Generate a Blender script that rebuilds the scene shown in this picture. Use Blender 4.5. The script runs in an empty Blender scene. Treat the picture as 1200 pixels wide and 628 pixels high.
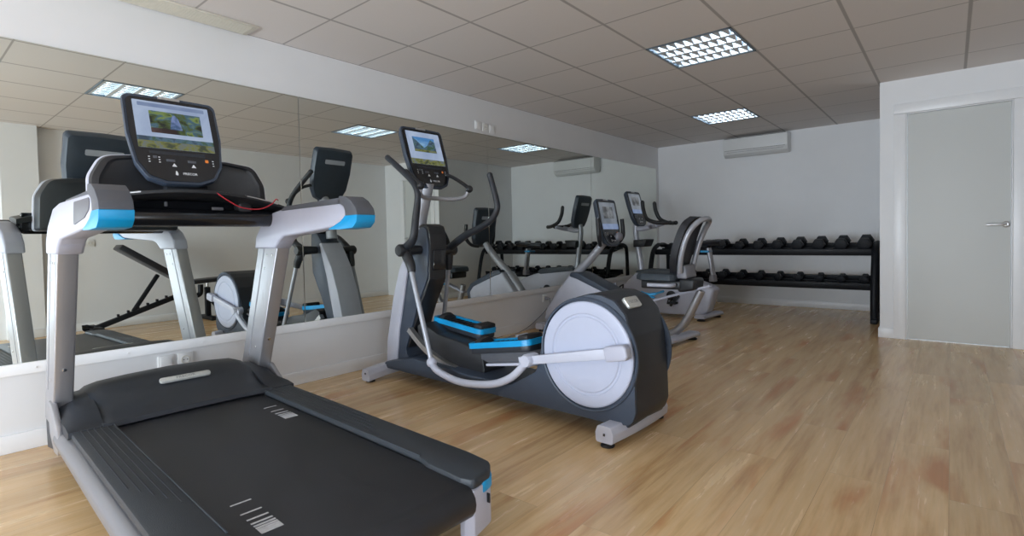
import bpy, bmesh, math, random
from mathutils import Vector, Matrix
random.seed(7)
C = bpy.context.scene.collection
R = math.radians

# ------------------------------------------------------------------ materials
def new_mat(name):
    m = bpy.data.materials.new(name); m.use_nodes = True
    nt = m.node_tree; b = nt.nodes['Principled BSDF']
    return m, nt, b

def mat(name, col, rough=.5, metal=0., spec=.5, var=.04, scale=18., bump=0., coat=0., emit=None):
    """Principled material with a faint procedural variation of colour and gloss."""
    m, nt, b = new_mat(name)
    N, L = nt.nodes, nt.links
    tc = N.new('ShaderNodeTexCoord'); nz = N.new('ShaderNodeTexNoise')
    nz.inputs['Scale'].default_value = scale; nz.inputs['Detail'].default_value = 3
    L.new(tc.outputs['Object'], nz.inputs['Vector'])
    rp = N.new('ShaderNodeValToRGB')
    rp.color_ramp.elements[0].position = .3; rp.color_ramp.elements[1].position = .7
    lo = [max(0, c*(1-var)) for c in col]; hi = [min(1, c*(1+var)) for c in col]
    rp.color_ramp.elements[0].color = (*lo, 1); rp.color_ramp.elements[1].color = (*hi, 1)
    L.new(nz.outputs['Fac'], rp.inputs['Fac']); L.new(rp.outputs['Color'], b.inputs['Base Color'])
    mr = N.new('ShaderNodeMapRange')
    mr.inputs['To Min'].default_value = max(.02, rough-.04); mr.inputs['To Max'].default_value = min(1, rough+.04)
    L.new(nz.outputs['Fac'], mr.inputs['Value']); L.new(mr.outputs['Result'], b.inputs['Roughness'])
    b.inputs['Metallic'].default_value = metal
    b.inputs['Specular IOR Level'].default_value = spec
    b.inputs['Coat Weight'].default_value = coat
    if bump:
        bp = N.new('ShaderNodeBump'); bp.inputs['Strength'].default_value = bump; bp.inputs['Distance'].default_value = .002
        n2 = N.new('ShaderNodeTexNoise'); n2.inputs['Scale'].default_value = 400; L.new(tc.outputs['Object'], n2.inputs['Vector'])
        L.new(n2.outputs['Fac'], bp.inputs['Height']); L.new(bp.outputs['Normal'], b.inputs['Normal'])
    if emit:
        b.inputs['Emission Color'].default_value = (*emit[0], 1); b.inputs['Emission Strength'].default_value = emit[1]
    return m

def srgb(r, g, b):
    f = lambda c: c/12.92 if c <= .04045 else ((c+.055)/1.055)**2.4
    return tuple(f(x/255) for x in (r, g, b))

M = {}
M['wall'] = mat('white wall paint', (.80, .80, .805), .6, var=.015, scale=3, bump=.08)
M['wall_opposite'] = M['wall']
M['trim'] = mat('white lacquer trim', (.83, .83, .835), .35, var=.01)
M['door'] = mat('white door lacquer', (.62, .63, .61), .55, var=.012, scale=2)
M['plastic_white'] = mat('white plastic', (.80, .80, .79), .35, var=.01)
M['plastic_cream'] = mat('cream plastic', (.72, .69, .60), .4, var=.02)
M['dark_gap'] = mat('dark gap', (.02, .02, .02), .8)
M['silver'] = mat('silver metallic paint', (.43, .43, .455), .38, metal=.7, var=.015, scale=4)
M['silver_light'] = mat('light silver shell', (.54, .555, .645), .36, metal=.05, var=.02)  # bluish daylight tint is mixed into the silver colour
M['silver_metal'] = mat('satin steel tube', (.40, .41, .45), .38, metal=.35, var=.02, scale=4)
M['rail_silver'] = mat('grey silver rail paint', (.21, .21, .225), .36, metal=.3, var=.02, scale=4)
M['alu'] = mat('brushed aluminium', (.62, .62, .62), .3, metal=.9, var=.05, scale=60)
M['chrome'] = mat('chrome', (.75, .75, .75), .12, metal=1., var=.02)
M['white_shell'] = mat('white shell plastic', (.46, .47, .56), .38, var=.015)  # white plastic with the lilac cast of daylight put into its colour
M['disc'] = mat('pale disc plastic', (.47, .50, .62), .36, var=.012)  # the blue of the daylight is painted into this base colour
M['black'] = mat('black plastic', (.018, .019, .022), .42, var=.12)
M['black_gloss'] = mat('glossy black plastic', (.010, .011, .014), .2, var=.1, coat=.25)
M['charcoal'] = mat('charcoal plastic', (.022, .026, .034), .45, var=.06)
M['charcoal_blue'] = mat('blue grey plastic', (.045, .060, .088), .42, var=.05)
M['grey_dark'] = mat('dark grey rubber', (.085, .09, .105), .55, var=.05)
M['grey_mid'] = mat('mid grey plastic', (.26, .26, .29), .45, var=.04)
M['grey_panel'] = mat('grey grip panel', (.13, .13, .145), .5, var=.04)
M['rubber'] = mat('black rubber', (.014, .014, .016), .7, var=.15, bump=.3)
M['belt'] = mat('running belt rubber', (.019, .020, .024), .42, var=.18, scale=7, bump=.45)
M['rail_top'] = mat('side rail plastic', (.030, .036, .044), .5, var=.08, bump=.35)
M['cyan'] = mat('bright blue plastic', (.005, .30, .62), .35, var=.04)
M['cyan_soft'] = mat('blue lever plastic', (.03, .30, .58), .4, var=.06)
M['red'] = mat('red cord', (.45, .015, .03), .5, var=.08)
M['badge'] = mat('brushed badge', (.62, .63, .60), .35, metal=.4, var=.05, scale=80)
M['badge_text'] = mat('badge lettering', (.28, .29, .29), .5)
M['logo_white'] = mat('white print', (.75, .75, .77), .5)
M['marking'] = mat('belt print', (.52, .52, .54), .6, var=.12, scale=60)
M['vinyl'] = mat('black vinyl', (.020, .021, .026), .38, var=.1, bump=.2)
M['iron'] = mat('black rubber coated iron', (.007, .008, .011), .55, spec=.3, var=.15)
M['rack'] = mat('black powder coat', (.006, .007, .010), .5, spec=.3, var=.1)
M['seat_grey'] = mat('dark slate seat', (.045, .058, .072), .5, var=.06)
M['orange'] = mat('orange key', (.55, .16, .02), .5, emit=((1, .3, .05), .15))
M['fin'] = mat('louvre aluminium', (.80, .84, .88), .3, metal=.35, var=.02)
M['ac'] = mat('air conditioner white', (.74, .745, .74), .35, var=.01)
M['tube'] = mat('lit fluorescent tube', (.9, .95, 1.), .4, emit=((.86, .95, 1.), 12.0))
M['light_housing'] = mat('light housing', (.20, .27, .34), .4, emit=None)  # dark blue-grey imitates the shade and room reflections inside the fixture

def mirror_mat():
    m, nt, b = new_mat('silvered mirror glass')
    N, L = nt.nodes, nt.links
    tc = N.new('ShaderNodeTexCoord'); nz = N.new('ShaderNodeTexNoise'); nz.inputs['Scale'].default_value = 1.2
    L.new(tc.outputs['Object'], nz.inputs['Vector'])
    rp = N.new('ShaderNodeValToRGB')
    rp.color_ramp.elements[0].color = (.80, .835, .785, 1); rp.color_ramp.elements[1].color = (.82, .85, .80, 1)
    L.new(nz.outputs['Fac'], rp.inputs['Fac']); L.new(rp.outputs['Color'], b.inputs['Base Color'])
    b.inputs['Metallic'].default_value = 1; b.inputs['Roughness'].default_value = 0.0
    return m
M['mirror'] = mirror_mat()

def floor_mat():
    m, nt, b = new_mat('oak plank floor')
    N, L = nt.nodes, nt.links
    tc = N.new('ShaderNodeTexCoord')
    sep = N.new('ShaderNodeSeparateXYZ'); L.new(tc.outputs['Object'], sep.inputs[0])
    cmb = N.new('ShaderNodeCombineXYZ')
    L.new(sep.outputs['Y'], cmb.inputs['X']); L.new(sep.outputs['X'], cmb.inputs['Y'])
    br = N.new('ShaderNodeTexBrick'); L.new(cmb.outputs[0], br.inputs['Vector'])
    br.offset = .37; br.offset_frequency = 2; br.squash = 1
    br.inputs['Color1'].default_value = (0, 0, 0, 1); br.inputs['Color2'].default_value = (1, 1, 1, 1)
    br.inputs['Mortar'].default_value = (.5, .5, .5, 1)
    br.inputs['Scale'].default_value = 1; br.inputs['Mortar Size'].default_value = .0012
    br.inputs['Mortar Smooth'].default_value = .6
    br.inputs['Brick Width'].default_value = 1.52; br.inputs['Row Height'].default_value = .195
    # per-plank random offset moves the grain
    add = N.new('ShaderNodeVectorMath'); add.operation = 'MULTIPLY_ADD'
    add.inputs[1].default_value = (7., 13., 5.)
    L.new(br.outputs['Color'], add.inputs[0]); L.new(tc.outputs['Object'], add.inputs[2])
    mp = N.new('ShaderNodeMapping'); mp.inputs['Scale'].default_value = (8, .55, 1)
    L.new(add.outputs[0], mp.inputs['Vector'])
    g1 = N.new('ShaderNodeTexNoise'); g1.inputs['Scale'].default_value = 2.2; g1.inputs['Detail'].default_value = 5; g1.inputs['Roughness'].default_value = .62
    g1.inputs['Distortion'].default_value = .12
    L.new(mp.outputs[0], g1.inputs['Vector'])
    mp2 = N.new('ShaderNodeMapping'); mp2.inputs['Scale'].default_value = (4.5, .8, 1)
    L.new(add.outputs[0], mp2.inputs['Vector'])
    g2 = N.new('ShaderNodeTexNoise'); g2.inputs['Scale'].default_value = 1.5; g2.inputs['Detail'].default_value = 4; g2.inputs['Distortion'].default_value = .3
    L.new(mp2.outputs[0], g2.inputs['Vector'])
    mp3 = N.new('ShaderNodeMapping'); mp3.inputs['Scale'].default_value = (55, 2.0, 1)
    L.new(add.outputs[0], mp3.inputs['Vector'])
    g3 = N.new('ShaderNodeTexNoise'); g3.inputs['Scale'].default_value = 2; g3.inputs['Detail'].default_value = 3
    L.new(mp3.outputs[0], g3.inputs['Vector'])
    r1 = N.new('ShaderNodeValToRGB')
    cr = r1.color_ramp
    cr.elements[0].position = .27; cr.elements[0].color = (*srgb(196, 156, 108), 1)
    cr.elements[1].position = .80; cr.elements[1].color = (*srgb(240, 212, 168), 1)
    e = cr.elements.new(.48); e.color = (*srgb(226, 191, 142), 1)
    L.new(g1.outputs['Fac'], r1.inputs['Fac'])
    # rusty streaks
    r2 = N.new('ShaderNodeValToRGB'); r2.color_ramp.elements[0].position = .56; r2.color_ramp.elements[1].position = .72
    L.new(g2.outputs['Fac'], r2.inputs['Fac'])
    mx = N.new('ShaderNodeMix'); mx.data_type = 'RGBA'
    sc = N.new('ShaderNodeMath'); sc.operation = 'MULTIPLY'; sc.inputs[1].default_value = .95
    L.new(r2.outputs['Color'], sc.inputs[0]); L.new(sc.outputs[0], mx.inputs['Factor'])
    L.new(r1.outputs['Color'], mx.inputs['A']); mx.inputs['B'].default_value = (*srgb(200, 142, 92), 1)
    # per-plank tone
    rb = N.new('ShaderNodeMapRange'); rb.inputs['To Min'].default_value = .90; rb.inputs['To Max'].default_value = 1.06
    L.new(br.outputs['Color'], rb.inputs['Value'])
    ml = N.new('ShaderNodeMix'); ml.data_type = 'RGBA'; ml.blend_type = 'MULTIPLY'; ml.inputs['Factor'].default_value = 1
    L.new(mx.outputs['Result'], ml.inputs['A']); L.new(rb.outputs['Result'], ml.inputs['B'])
    rf = N.new('ShaderNodeMapRange'); rf.inputs['From Min'].default_value = .3; rf.inputs['From Max'].default_value = .7
    rf.inputs['To Min'].default_value = .95; rf.inputs['To Max'].default_value = 1.04
    L.new(g3.outputs['Fac'], rf.inputs['Value'])
    ml2 = N.new('ShaderNodeMix'); ml2.data_type = 'RGBA'; ml2.blend_type = 'MULTIPLY'; ml2.inputs['Factor'].default_value = 1
    L.new(ml.outputs['Result'], ml2.inputs['A']); L.new(rf.outputs['Result'], ml2.inputs['B'])
    # joints
    mj = N.new('ShaderNodeMix'); mj.data_type = 'RGBA'
    sj = N.new('ShaderNodeMath'); sj.operation = 'MULTIPLY'; sj.inputs[1].default_value = .32
    L.new(br.outputs['Fac'], sj.inputs[0]); L.new(sj.outputs[0], mj.inputs['Factor'])
    L.new(ml2.outputs['Result'], mj.inputs['A']); mj.inputs['B'].default_value = (*srgb(84, 62, 44), 1)
    L.new(mj.outputs['Result'], b.inputs['Base Color'])
    rr = N.new('ShaderNodeMapRange'); rr.inputs['To Min'].default_value = .2; rr.inputs['To Max'].default_value = .32
    L.new(g1.outputs['Fac'], rr.inputs['Value']); L.new(rr.outputs['Result'], b.inputs['Roughness'])
    bp = N.new('ShaderNodeBump'); bp.inputs['Strength'].default_value = .12; bp.inputs['Distance'].default_value = .002
    L.new(g1.outputs['Fac'], bp.inputs['Height']); L.new(bp.outputs['Normal'], b.inputs['Normal'])
    b.inputs['Specular IOR Level'].default_value = .5
    return m
M['floor'] = floor_mat()

def ceiling_mat():
    m, nt, b = new_mat('suspended ceiling tiles')
    N, L = nt.nodes, nt.links
    tc = N.new('ShaderNodeTexCoord'); sep = N.new('ShaderNodeSeparateXYZ'); L.new(tc.outputs['Object'], sep.inputs[0])
    def line(out, off, half):
        a = N.new('ShaderNodeMath'); a.operation = 'ADD'; a.inputs[1].default_value = 6 - off + .3
        L.new(out, a.inputs[0])
        md = N.new('ShaderNodeMath'); md.operation = 'MODULO'; md.inputs[1].default_value = .6; L.new(a.outputs[0], md.inputs[0])
        sb = N.new('ShaderNodeMath'); sb.operation = 'SUBTRACT'; sb.inputs[1].default_value = .3; L.new(md.outputs[0], sb.inputs[0])
        ab = N.new('ShaderNodeMath'); ab.operation = 'ABSOLUTE'; L.new(sb.outputs[0], ab.inputs[0])
        mr = N.new('ShaderNodeMapRange'); mr.inputs['From Min'].default_value = half*.75; mr.inputs['From Max'].default_value = half*1.25
        mr.inputs['To Min'].default_value = 1; mr.inputs['To Max'].default_value = 0
        L.new(ab.outputs[0], mr.inputs['Value']); return mr.outputs['Result']
    lx = line(sep.outputs['X'], 0, .010); ly = line(sep.outputs['Y'], .01, .006)
    mxm = N.new('ShaderNodeMath'); mxm.operation = 'MAXIMUM'; L.new(lx, mxm.inputs[0]); L.new(ly, mxm.inputs[1])
    nz = N.new('ShaderNodeTexNoise'); nz.inputs['Scale'].default_value = 140; nz.inputs['Detail'].default_value = 2
    L.new(tc.outputs['Object'], nz.inputs['Vector'])
    rp = N.new('ShaderNodeValToRGB')
    rp.color_ramp.elements[0].color = (.70, .655, .63, 1); rp.color_ramp.elements[1].color = (.74, .695, .67, 1)
    L.new(nz.outputs['Fac'], rp.inputs['Fac'])
    mx = N.new('ShaderNodeMix'); mx.data_type = 'RGBA'
    s = N.new('ShaderNodeMath'); s.operation = 'MULTIPLY'; s.inputs[1].default_value = .62; L.new(mxm.outputs[0], s.inputs[0])
    L.new(s.outputs[0], mx.inputs['Factor']); L.new(rp.outputs['Color'], mx.inputs['A']); mx.inputs['B'].default_value = (.22, .20, .185, 1)
    L.new(mx.outputs['Result'], b.inputs['Base Color']); b.inputs['Roughness'].default_value = .85
    return m
M['ceiling'] = ceiling_mat()

def pane_mat():
    m = bpy.data.materials.new('window pane'); m.use_nodes = True
    nt = m.node_tree; N, L = nt.nodes, nt.links
    N.remove(N['Principled BSDF'])
    t = N.new('ShaderNodeBsdfTransparent'); g = N.new('ShaderNodeBsdfGlossy'); g.inputs['Roughness'].default_value = .02
    fr = N.new('ShaderNodeFresnel'); mx = N.new('ShaderNodeMixShader')
    L.new(fr.outputs[0], mx.inputs[0]); L.new(t.outputs[0], mx.inputs[1]); L.new(g.outputs[0], mx.inputs[2])
    L.new(mx.outputs[0], N['Material Output'].inputs['Surface'])
    return m
M['pane'] = pane_mat()

def screen_mat(name, stops, scale, strength, horizontal=False):
    """A lit display: colours banded through a procedural noise picture."""
    m, nt, b = new_mat(name)
    N, L = nt.nodes, nt.links
    tc = N.new('ShaderNodeTexCoord'); nz = N.new('ShaderNodeTexNoise')
    mp = N.new('ShaderNodeMapping'); mp.inputs['Scale'].default_value = scale; L.new(tc.outputs['Object'], mp.inputs[0])
    nz.inputs['Scale'].default_value = 1; nz.inputs['Detail'].default_value = 4; nz.inputs['Distortion'].default_value = .5
    L.new(mp.outputs[0], nz.inputs['Vector'])
    rp = N.new('ShaderNodeValToRGB'); cr = rp.color_ramp
    cr.elements[0].position, cr.elements[0].color = stops[0][0], (*stops[0][1], 1)
    cr.elements[1].position, cr.elements[1].color = stops[-1][0], (*stops[-1][1], 1)
    for p, c in stops[1:-1]:
        e = cr.elements.new(p); e.color = (*c, 1)
    L.new(nz.outputs['Fac'], rp.inputs['Fac'])
    L.new(rp.outputs['Color'], b.inputs['Emission Color']); b.inputs['Emission Strength'].default_value = strength
    b.inputs['Base Color'].default_value = (.01, .01, .01, 1); b.inputs['Roughness'].default_value = .12
    return m
M['ui'] = screen_mat('display background', [(.35, srgb(150, 168, 200)), (.65, srgb(180, 196, 222))], (6, 6, 6), .75)
M['ui_grey'] = screen_mat('dim display background', [(.35, srgb(120, 130, 142)), (.65, srgb(160, 168, 178))], (6, 6, 6), .5)
M['ui_bar'] = screen_mat('display heading', [(.3, srgb(110, 130, 170)), (.7, srgb(140, 158, 190))], (9, 9, 9), .7)
M['pic_garden'] = screen_mat('display picture of a garden', [(.36, srgb(20, 30, 26)), (.46, srgb(70, 88, 40)), (.54, srgb(60, 95, 120)), (.6, srgb(120, 140, 70)), (.68, srgb(40, 60, 30))], (14, 14, 22), .75)
M['pic_dark'] = screen_mat('display picture foreground', [(.4, srgb(45, 25, 28)), (.6, srgb(80, 60, 62))], (14, 14, 22), .6)
M['pic_head'] = screen_mat('display picture figure', [(.4, srgb(120, 140, 190)), (.6, srgb(60, 90, 130))], (25, 25, 25), .7)
M['pic_sky'] = screen_mat('display picture sky', [(.35, srgb(70, 130, 190)), (.65, srgb(150, 190, 220))], (8, 8, 16), .75)
M['pic_hill'] = screen_mat('display picture hills', [(.38, srgb(50, 70, 90)), (.5, srgb(80, 110, 130)), (.62, srgb(60, 90, 70))], (22, 22, 30), .7)
M['pic_meadow'] = screen_mat('display picture meadow', [(.38, srgb(60, 70, 55)), (.5, srgb(120, 124, 62)), (.62, srgb(105, 115, 118))], (26, 26, 40), .7)
M['pic_mono'] = screen_mat('dim display picture', [(.36, srgb(60, 62, 66)), (.5, srgb(110, 114, 118)), (.64, srgb(150, 155, 160))], (12, 12, 16), .5)

# ------------------------------------------------------------------ mesh helpers
def catmull(pts, n=6, closed=False):
    P = [Vector(p) for p in pts]; k = len(P); out = []
    rng = range(k) if closed else range(k-1)
    for i in rng:
        if closed: p0, p1, p2, p3 = P[(i-1) % k], P[i], P[(i+1) % k], P[(i+2) % k]
        else: p0, p1, p2, p3 = P[max(i-1, 0)], P[i], P[i+1], P[min(i+2, k-1)]
        for j in range(n):
            t = j/n
            out.append(.5*((2*p1)+(p2-p0)*t+(2*p0-5*p1+4*p2-p3)*t*t+(3*p1-p0-3*p2+p3)*t**3))
    if not closed: out.append(P[-1])
    return out

def rounded(pts, r, seg=5):
    """Round the corners of a 2-D polygon. r: one radius or one per corner."""
    P = [Vector(p) for p in pts]; n = len(P); out = []
    rs = r if isinstance(r, (list, tuple)) else [r]*n
    for i in range(n):
        a, b, c = P[i-1], P[i], P[(i+1) % n]
        d1, d2 = (a-b), (c-b); l1, l2 = d1.length, d2.length
        if rs[i] <= 0 or l1 < 1e-6 or l2 < 1e-6: out.append(b); continue
        d1.normalize(); d2.normalize()
        ang = math.acos(max(-1, min(1, d1.dot(d2))))
        if ang > math.pi-.05: out.append(b); continue
        t = min(rs[i]/math.tan(ang/2), l1*.48, l2*.48)
        s, e = b+d1*t, b+d2*t
        for k in range(seg+1):
            q = k/seg
            out.append((1-q)**2*s+2*q*(1-q)*b+q*q*e)
    return out

class MB:
    def __init__(self): self.bm = bmesh.new()
    def box(self, c, s, bev=0., rot=None, seg=2):
        b = bmesh.new(); bmesh.ops.create_cube(b, size=1)
        bmesh.ops.scale(b, vec=Vector(s), verts=b.verts)
        if bev: bmesh.ops.bevel(b, geom=b.edges[:], offset=bev, segments=seg, profile=.5, affect='EDGES', clamp_overlap=True)
        m = Matrix.Translation(Vector(c)) @ (rot.to_4x4() if rot is not None else Matrix())
        bmesh.ops.transform(b, matrix=m, verts=b.verts); return self._add(b)
    def span(self, lo, hi, bev=0., seg=2):
        lo, hi = Vector(lo), Vector(hi); return self.box((lo+hi)/2, hi-lo, bev, seg=seg)
    def _add(self, b):
        me = bpy.data.meshes.new('tmp'); b.to_mesh(me); b.free(); self.bm.from_mesh(me); bpy.data.meshes.remove(me); return self
    def prism(self, pts, lo, hi, axis='y', bev=0., mtx=None, seg=2):
        """Extrude a 2-D outline. axis y: pts (x,z); axis x: pts (y,z); axis z: pts (x,y)."""
        b = bmesh.new()
        f = {'y': lambda p, h: (p[0], h, p[1]), 'x': lambda p, h: (h, p[0], p[1]), 'z': lambda p, h: (p[0], p[1], h)}[axis]
        A = [b.verts.new(f(p, lo)) for p in pts]; B = [b.verts.new(f(p, hi)) for p in pts]
        n = len(pts)
        fa = b.faces.new(A); fb = b.faces.new(B[::-1])
        for i in range(n): b.faces.new((A[i], B[i], B[(i+1) % n], A[(i+1) % n]))
        bmesh.ops.recalc_face_normals(b, faces=b.faces)
        if bev:
            ed = [e for e in b.edges if (e in fa.edges or e in fb.edges)]
            bmesh.ops.bevel(b, geom=ed, offset=bev, segments=seg, profile=.5, affect='EDGES', clamp_overlap=True)
        if mtx is not None: bmesh.ops.transform(b, matrix=mtx, verts=b.verts)
        return self._add(b)
    def loft(self, secs, caps=True, closed=True):
        b = bmesh.new(); rows = [[b.verts.new(Vector(p)) for p in s] for s in secs]; n = len(rows[0])
        for r0, r1 in zip(rows, rows[1:]):
            for i in range(n if closed else n-1):
                b.faces.new((r0[i], r0[(i+1) % n], r1[(i+1) % n], r1[i]))
        if caps and closed: b.faces.new(rows[0][::-1]); b.faces.new(rows[-1])
        bmesh.ops.recalc_face_normals(b, faces=b.faces)
        return self._add(b)
    def tube(self, path, r, n=12, sub=6, flat=1., up=None, caps=True, smooth=True):
        P = catmull(path, sub) if (smooth and len(path) > 2) else [Vector(p) for p in path]
        k = len(P)
        rs = r if isinstance(r, (list, tuple)) else [r]
        def rad(i):
            t = i/(k-1)*(len(rs)-1) if len(rs) > 1 else 0
            a = int(min(t, len(rs)-2)) if len(rs) > 1 else 0
            return rs[a]+(rs[a+1]-rs[a])*(t-a) if len(rs) > 1 else rs[0]
        T = [(P[min(i+1, k-1)]-P[max(i-1, 0)]).normalized() for i in range(k)]
        u = Vector(up) if up else (Vector((0, 0, 1)) if abs(T[0].z) < .9 else Vector((1, 0, 0)))
        secs = []
        for i in range(k):
            u = (u-T[i]*u.dot(T[i])); u.normalize(); v = T[i].cross(u)
            secs.append([P[i]+rad(i)*(math.cos(a)*u*flat+math.sin(a)*v) for a in [2*math.pi*j/n for j in range(n)]])
        return self.loft(secs, caps)
    def lathe(self, prof, c, axis, n=32):
        """prof: list of (radius, height along axis)."""
        a = Vector(axis).normalized(); u = Vector((0, 0, 1)) if abs(a.z) < .9 else Vector((1, 0, 0))
        u = (u-a*u.dot(a)).normalized(); v = a.cross(u); c = Vector(c)
        secs = [[c+a*h+max(r, 1e-4)*(math.cos(t)*u+math.sin(t)*v) for t in [2*math.pi*j/n for j in range(n)]] for r, h in prof]
        return self.loft(secs, True)
    def ball(self, c, r, n=16):
        b = bmesh.new(); bmesh.ops.create_uvsphere(b, u_segments=n, v_segments=max(8, n//2), radius=1)
        s = r if isinstance(r, (tuple, list)) else (r, r, r)
        bmesh.ops.scale(b, vec=Vector(s), verts=b.verts); bmesh.ops.translate(b, vec=Vector(c), verts=b.verts)
        return self._add(b)
    def text(self, body, size, mtx, depth=.0008):
        cu = bpy.data.curves.new('tmp_text', 'FONT'); cu.body = body; cu.size = size; cu.extrude = depth
        cu.align_x = 'CENTER'; cu.align_y = 'CENTER'; cu.resolution_u = 2
        o = bpy.data.objects.new('tmp_text', cu); C.objects.link(o)
        bpy.context.view_layer.update()
        me = bpy.data.meshes.new_from_object(o.evaluated_get(bpy.context.evaluated_depsgraph_get()))
        b = bmesh.new(); b.from_mesh(me); bmesh.ops.transform(b, matrix=mtx, verts=b.verts)
        bpy.data.objects.remove(o); bpy.data.curves.remove(cu); bpy.data.meshes.remove(me)
        return self._add(b)
    def xf(self, m): bmesh.ops.transform(self.bm, matrix=m, verts=self.bm.verts); return self
    def lean_in(self, s):
        for v in self.bm.verts:
            t = max(0., min(1., (v.co.x-.5)/.9))
            v.co.y = s*(.47-(.47-abs(v.co.y))*(1-.15*t)-(.05 if s > 0 else .0)*t)
        return self
    def build(self, name, material, parent=None, angle=38):
        bmesh.ops.recalc_face_normals(self.bm, faces=self.bm.faces)
        me = bpy.data.meshes.new(name); self.bm.to_mesh(me); self.bm.free()
        for p in me.polygons: p.use_smooth = True
        me.set_sharp_from_angle(angle=R(angle))
        me.materials.append(material)
        o = bpy.data.objects.new(name, me); C.objects.link(o)
        if parent is not None: o.parent = parent
        return o

def thing(name, label, cat, loc=(0, 0, 0), rotz=0, group=None):
    o = bpy.data.objects.new(name, None); C.objects.link(o)
    o.empty_display_size = .1
    o.location = loc; o.rotation_euler = (0, 0, R(rotz)); o['label'] = label; o['category'] = cat
    if group: o['group'] = group
    return o
def tag(o, label, cat, group=None):
    o['label'] = label; o['category'] = cat
    if group: o['group'] = group
    return o
def struct(name, mb, m, parent=None):
    o = mb.build(name, m, parent)
    if parent is None: o['kind'] = 'structure'
    return o
def note(o, label): o['label'] = label; return o

# ------------------------------------------------------------------ room
XR, Y0, YB, H = 4.42, -4.3, 7.80, 2.344       # mirror wall x=0, far wall y=YB
BX, BY = 3.005, 5.925                           # corner of the door wall
ZL0, ZL1, ZT = .375, .43, 2.009                 # mirror ledge, mirror top

struct('floor', MB().span((-.1, Y0-.1, -.08), (XR+.1, YB+.1, 0)), M['floor'])
# tiled ceiling with openings for the three recessed lights
LIGHTS = [(1.8, 1.21), (1.8, 3.61), (1.2, 6.01)]
xs = sorted({0., 1.2, 1.8, 2.4, XR}); ys = sorted({Y0} | {y for _, y in LIGHTS} | {round(y+.6, 3) for _, y in LIGHTS} | {YB})
cb = MB()
for xa, xb in zip(xs, xs[1:]):
    for ya, yb in zip(ys, ys[1:]):
        if any(abs(xa-lx) < .01 and abs(ya-ly) < .01 for lx, ly in LIGHTS): continue
        cb.span((xa, ya, H), (xb, yb, H+.02))
struct('ceiling', cb, M['ceiling'])
struct('wall_left', MB().span((-.12, Y0-.1, 0), (0, YB+.1, H+.1)), M['wall'])
struct('wall_back', MB().span((0, YB, 0), (BX, YB+.1, H+.1)), M['wall'])
# door wall: the side and the front of the boxed-in room, with a door opening
DX0, DX1, DZ = 3.195, 3.905, 2.04
wb = MB().span((BX, BY+.1, 0), (BX+.1, YB+.1, H+.1))
wb.span((BX, BY, 0), (DX0, BY+.1, H+.1)).span((DX1, BY, 0), (XR, BY+.1, H+.1)).span((DX0, BY, DZ), (DX1, BY+.1, H+.1))
struct('wall_door', wb, M['wall'])
SY0, SY1, SZ1 = -1.6, .78, 1.35                             # side window beside the photographer
wr = MB().span((XR, Y0-.1, 0), (XR+.1, SY0, H+.1)).span((XR, SY1, 0), (XR+.1, YB+.1, H+.1))
wr.span((XR, SY0, 0), (XR+.1, SY1, .06)).span((XR, SY0, SZ1), (XR+.1, SY1, H+.1))
struct('wall_right', wr, M['wall'])
struct('wall_pier', MB().span((XR-.11, .86, 0), (XR, 1.17, H)), M['wall'])
# front wall with the wide window that lights the room
WX0, WX1, WZ0, WZ1 = .3, 3.6, .06, 1.55
wf = MB().span((-.1, Y0-.1, 0), (WX0, Y0, H+.1)).span((WX1, Y0-.1, 0), (XR+.1, Y0, H+.1))
wf.span((WX0, Y0-.1, 0), (WX1, Y0, WZ0)).span((WX0, Y0-.1, WZ1), (WX1, Y0, H+.1))
struct('wall_front', wf, M['wall'])
win = MB()
for xa in [WX0+i*(WX1-WX0)/3 for i in range(4)]: win.span((xa-.03, Y0-.09, WZ0), (xa+.03, Y0-.03, WZ1), .005)
for za in (WZ0, WZ1): win.span((WX0, Y0-.09, za-.03), (WX1, Y0-.03, za+.03), .005)
w = struct('window_1', win, M['trim'])
MB().span((WX0, Y0-.064, WZ0), (WX1, Y0-.058, WZ1)).build('pane', M['pane'], w)

win = MB()
for ya in (SY0, (SY0+SY1)/2, SY1): win.span((XR+.03, ya-.03, .06), (XR+.09, ya+.03, SZ1), .005)
for za in (.06, SZ1): win.span((XR+.03, SY0, za-.03), (XR+.09, SY1, za+.03), .005)
w = struct('window_2', win, M['trim'])
MB().span((XR+.058, SY0, .06), (XR+.064, SY1, SZ1)).build('pane', M['pane'], w)

# skirting boards and the ledge under the mirror
def base(name, lo, hi): struct(name, MB().span(lo, hi, .004), M['trim'])
base('baseboard_left', (0, Y0, 0), (.013, YB, .09))
base('baseboard_back', (.013, YB-.013, 0), (BX, YB, .085))
base('baseboard_door', (BX-.013, BY-.013, 0), (3.11, BY, .09))
base('baseboard_door_side', (BX-.013, BY, 0), (BX, YB-.013, .09))
base('baseboard_right', (XR-.013, 1.17, 0), (XR, BY, .09))
base('baseboard_pier', (XR-.123, .86, 0), (XR-.11, 1.183, .09))
led = MB().span((0, -.06, ZL0), (.020, 7.72, ZL1), .003)
for i in range(20): led.lathe([(.005, 0), (.005, .002), (.002, .003)], (.020, .1+i*.38, .402), (1, 0, 0), 10)
struct('trim_1', led, M['trim'])

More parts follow.
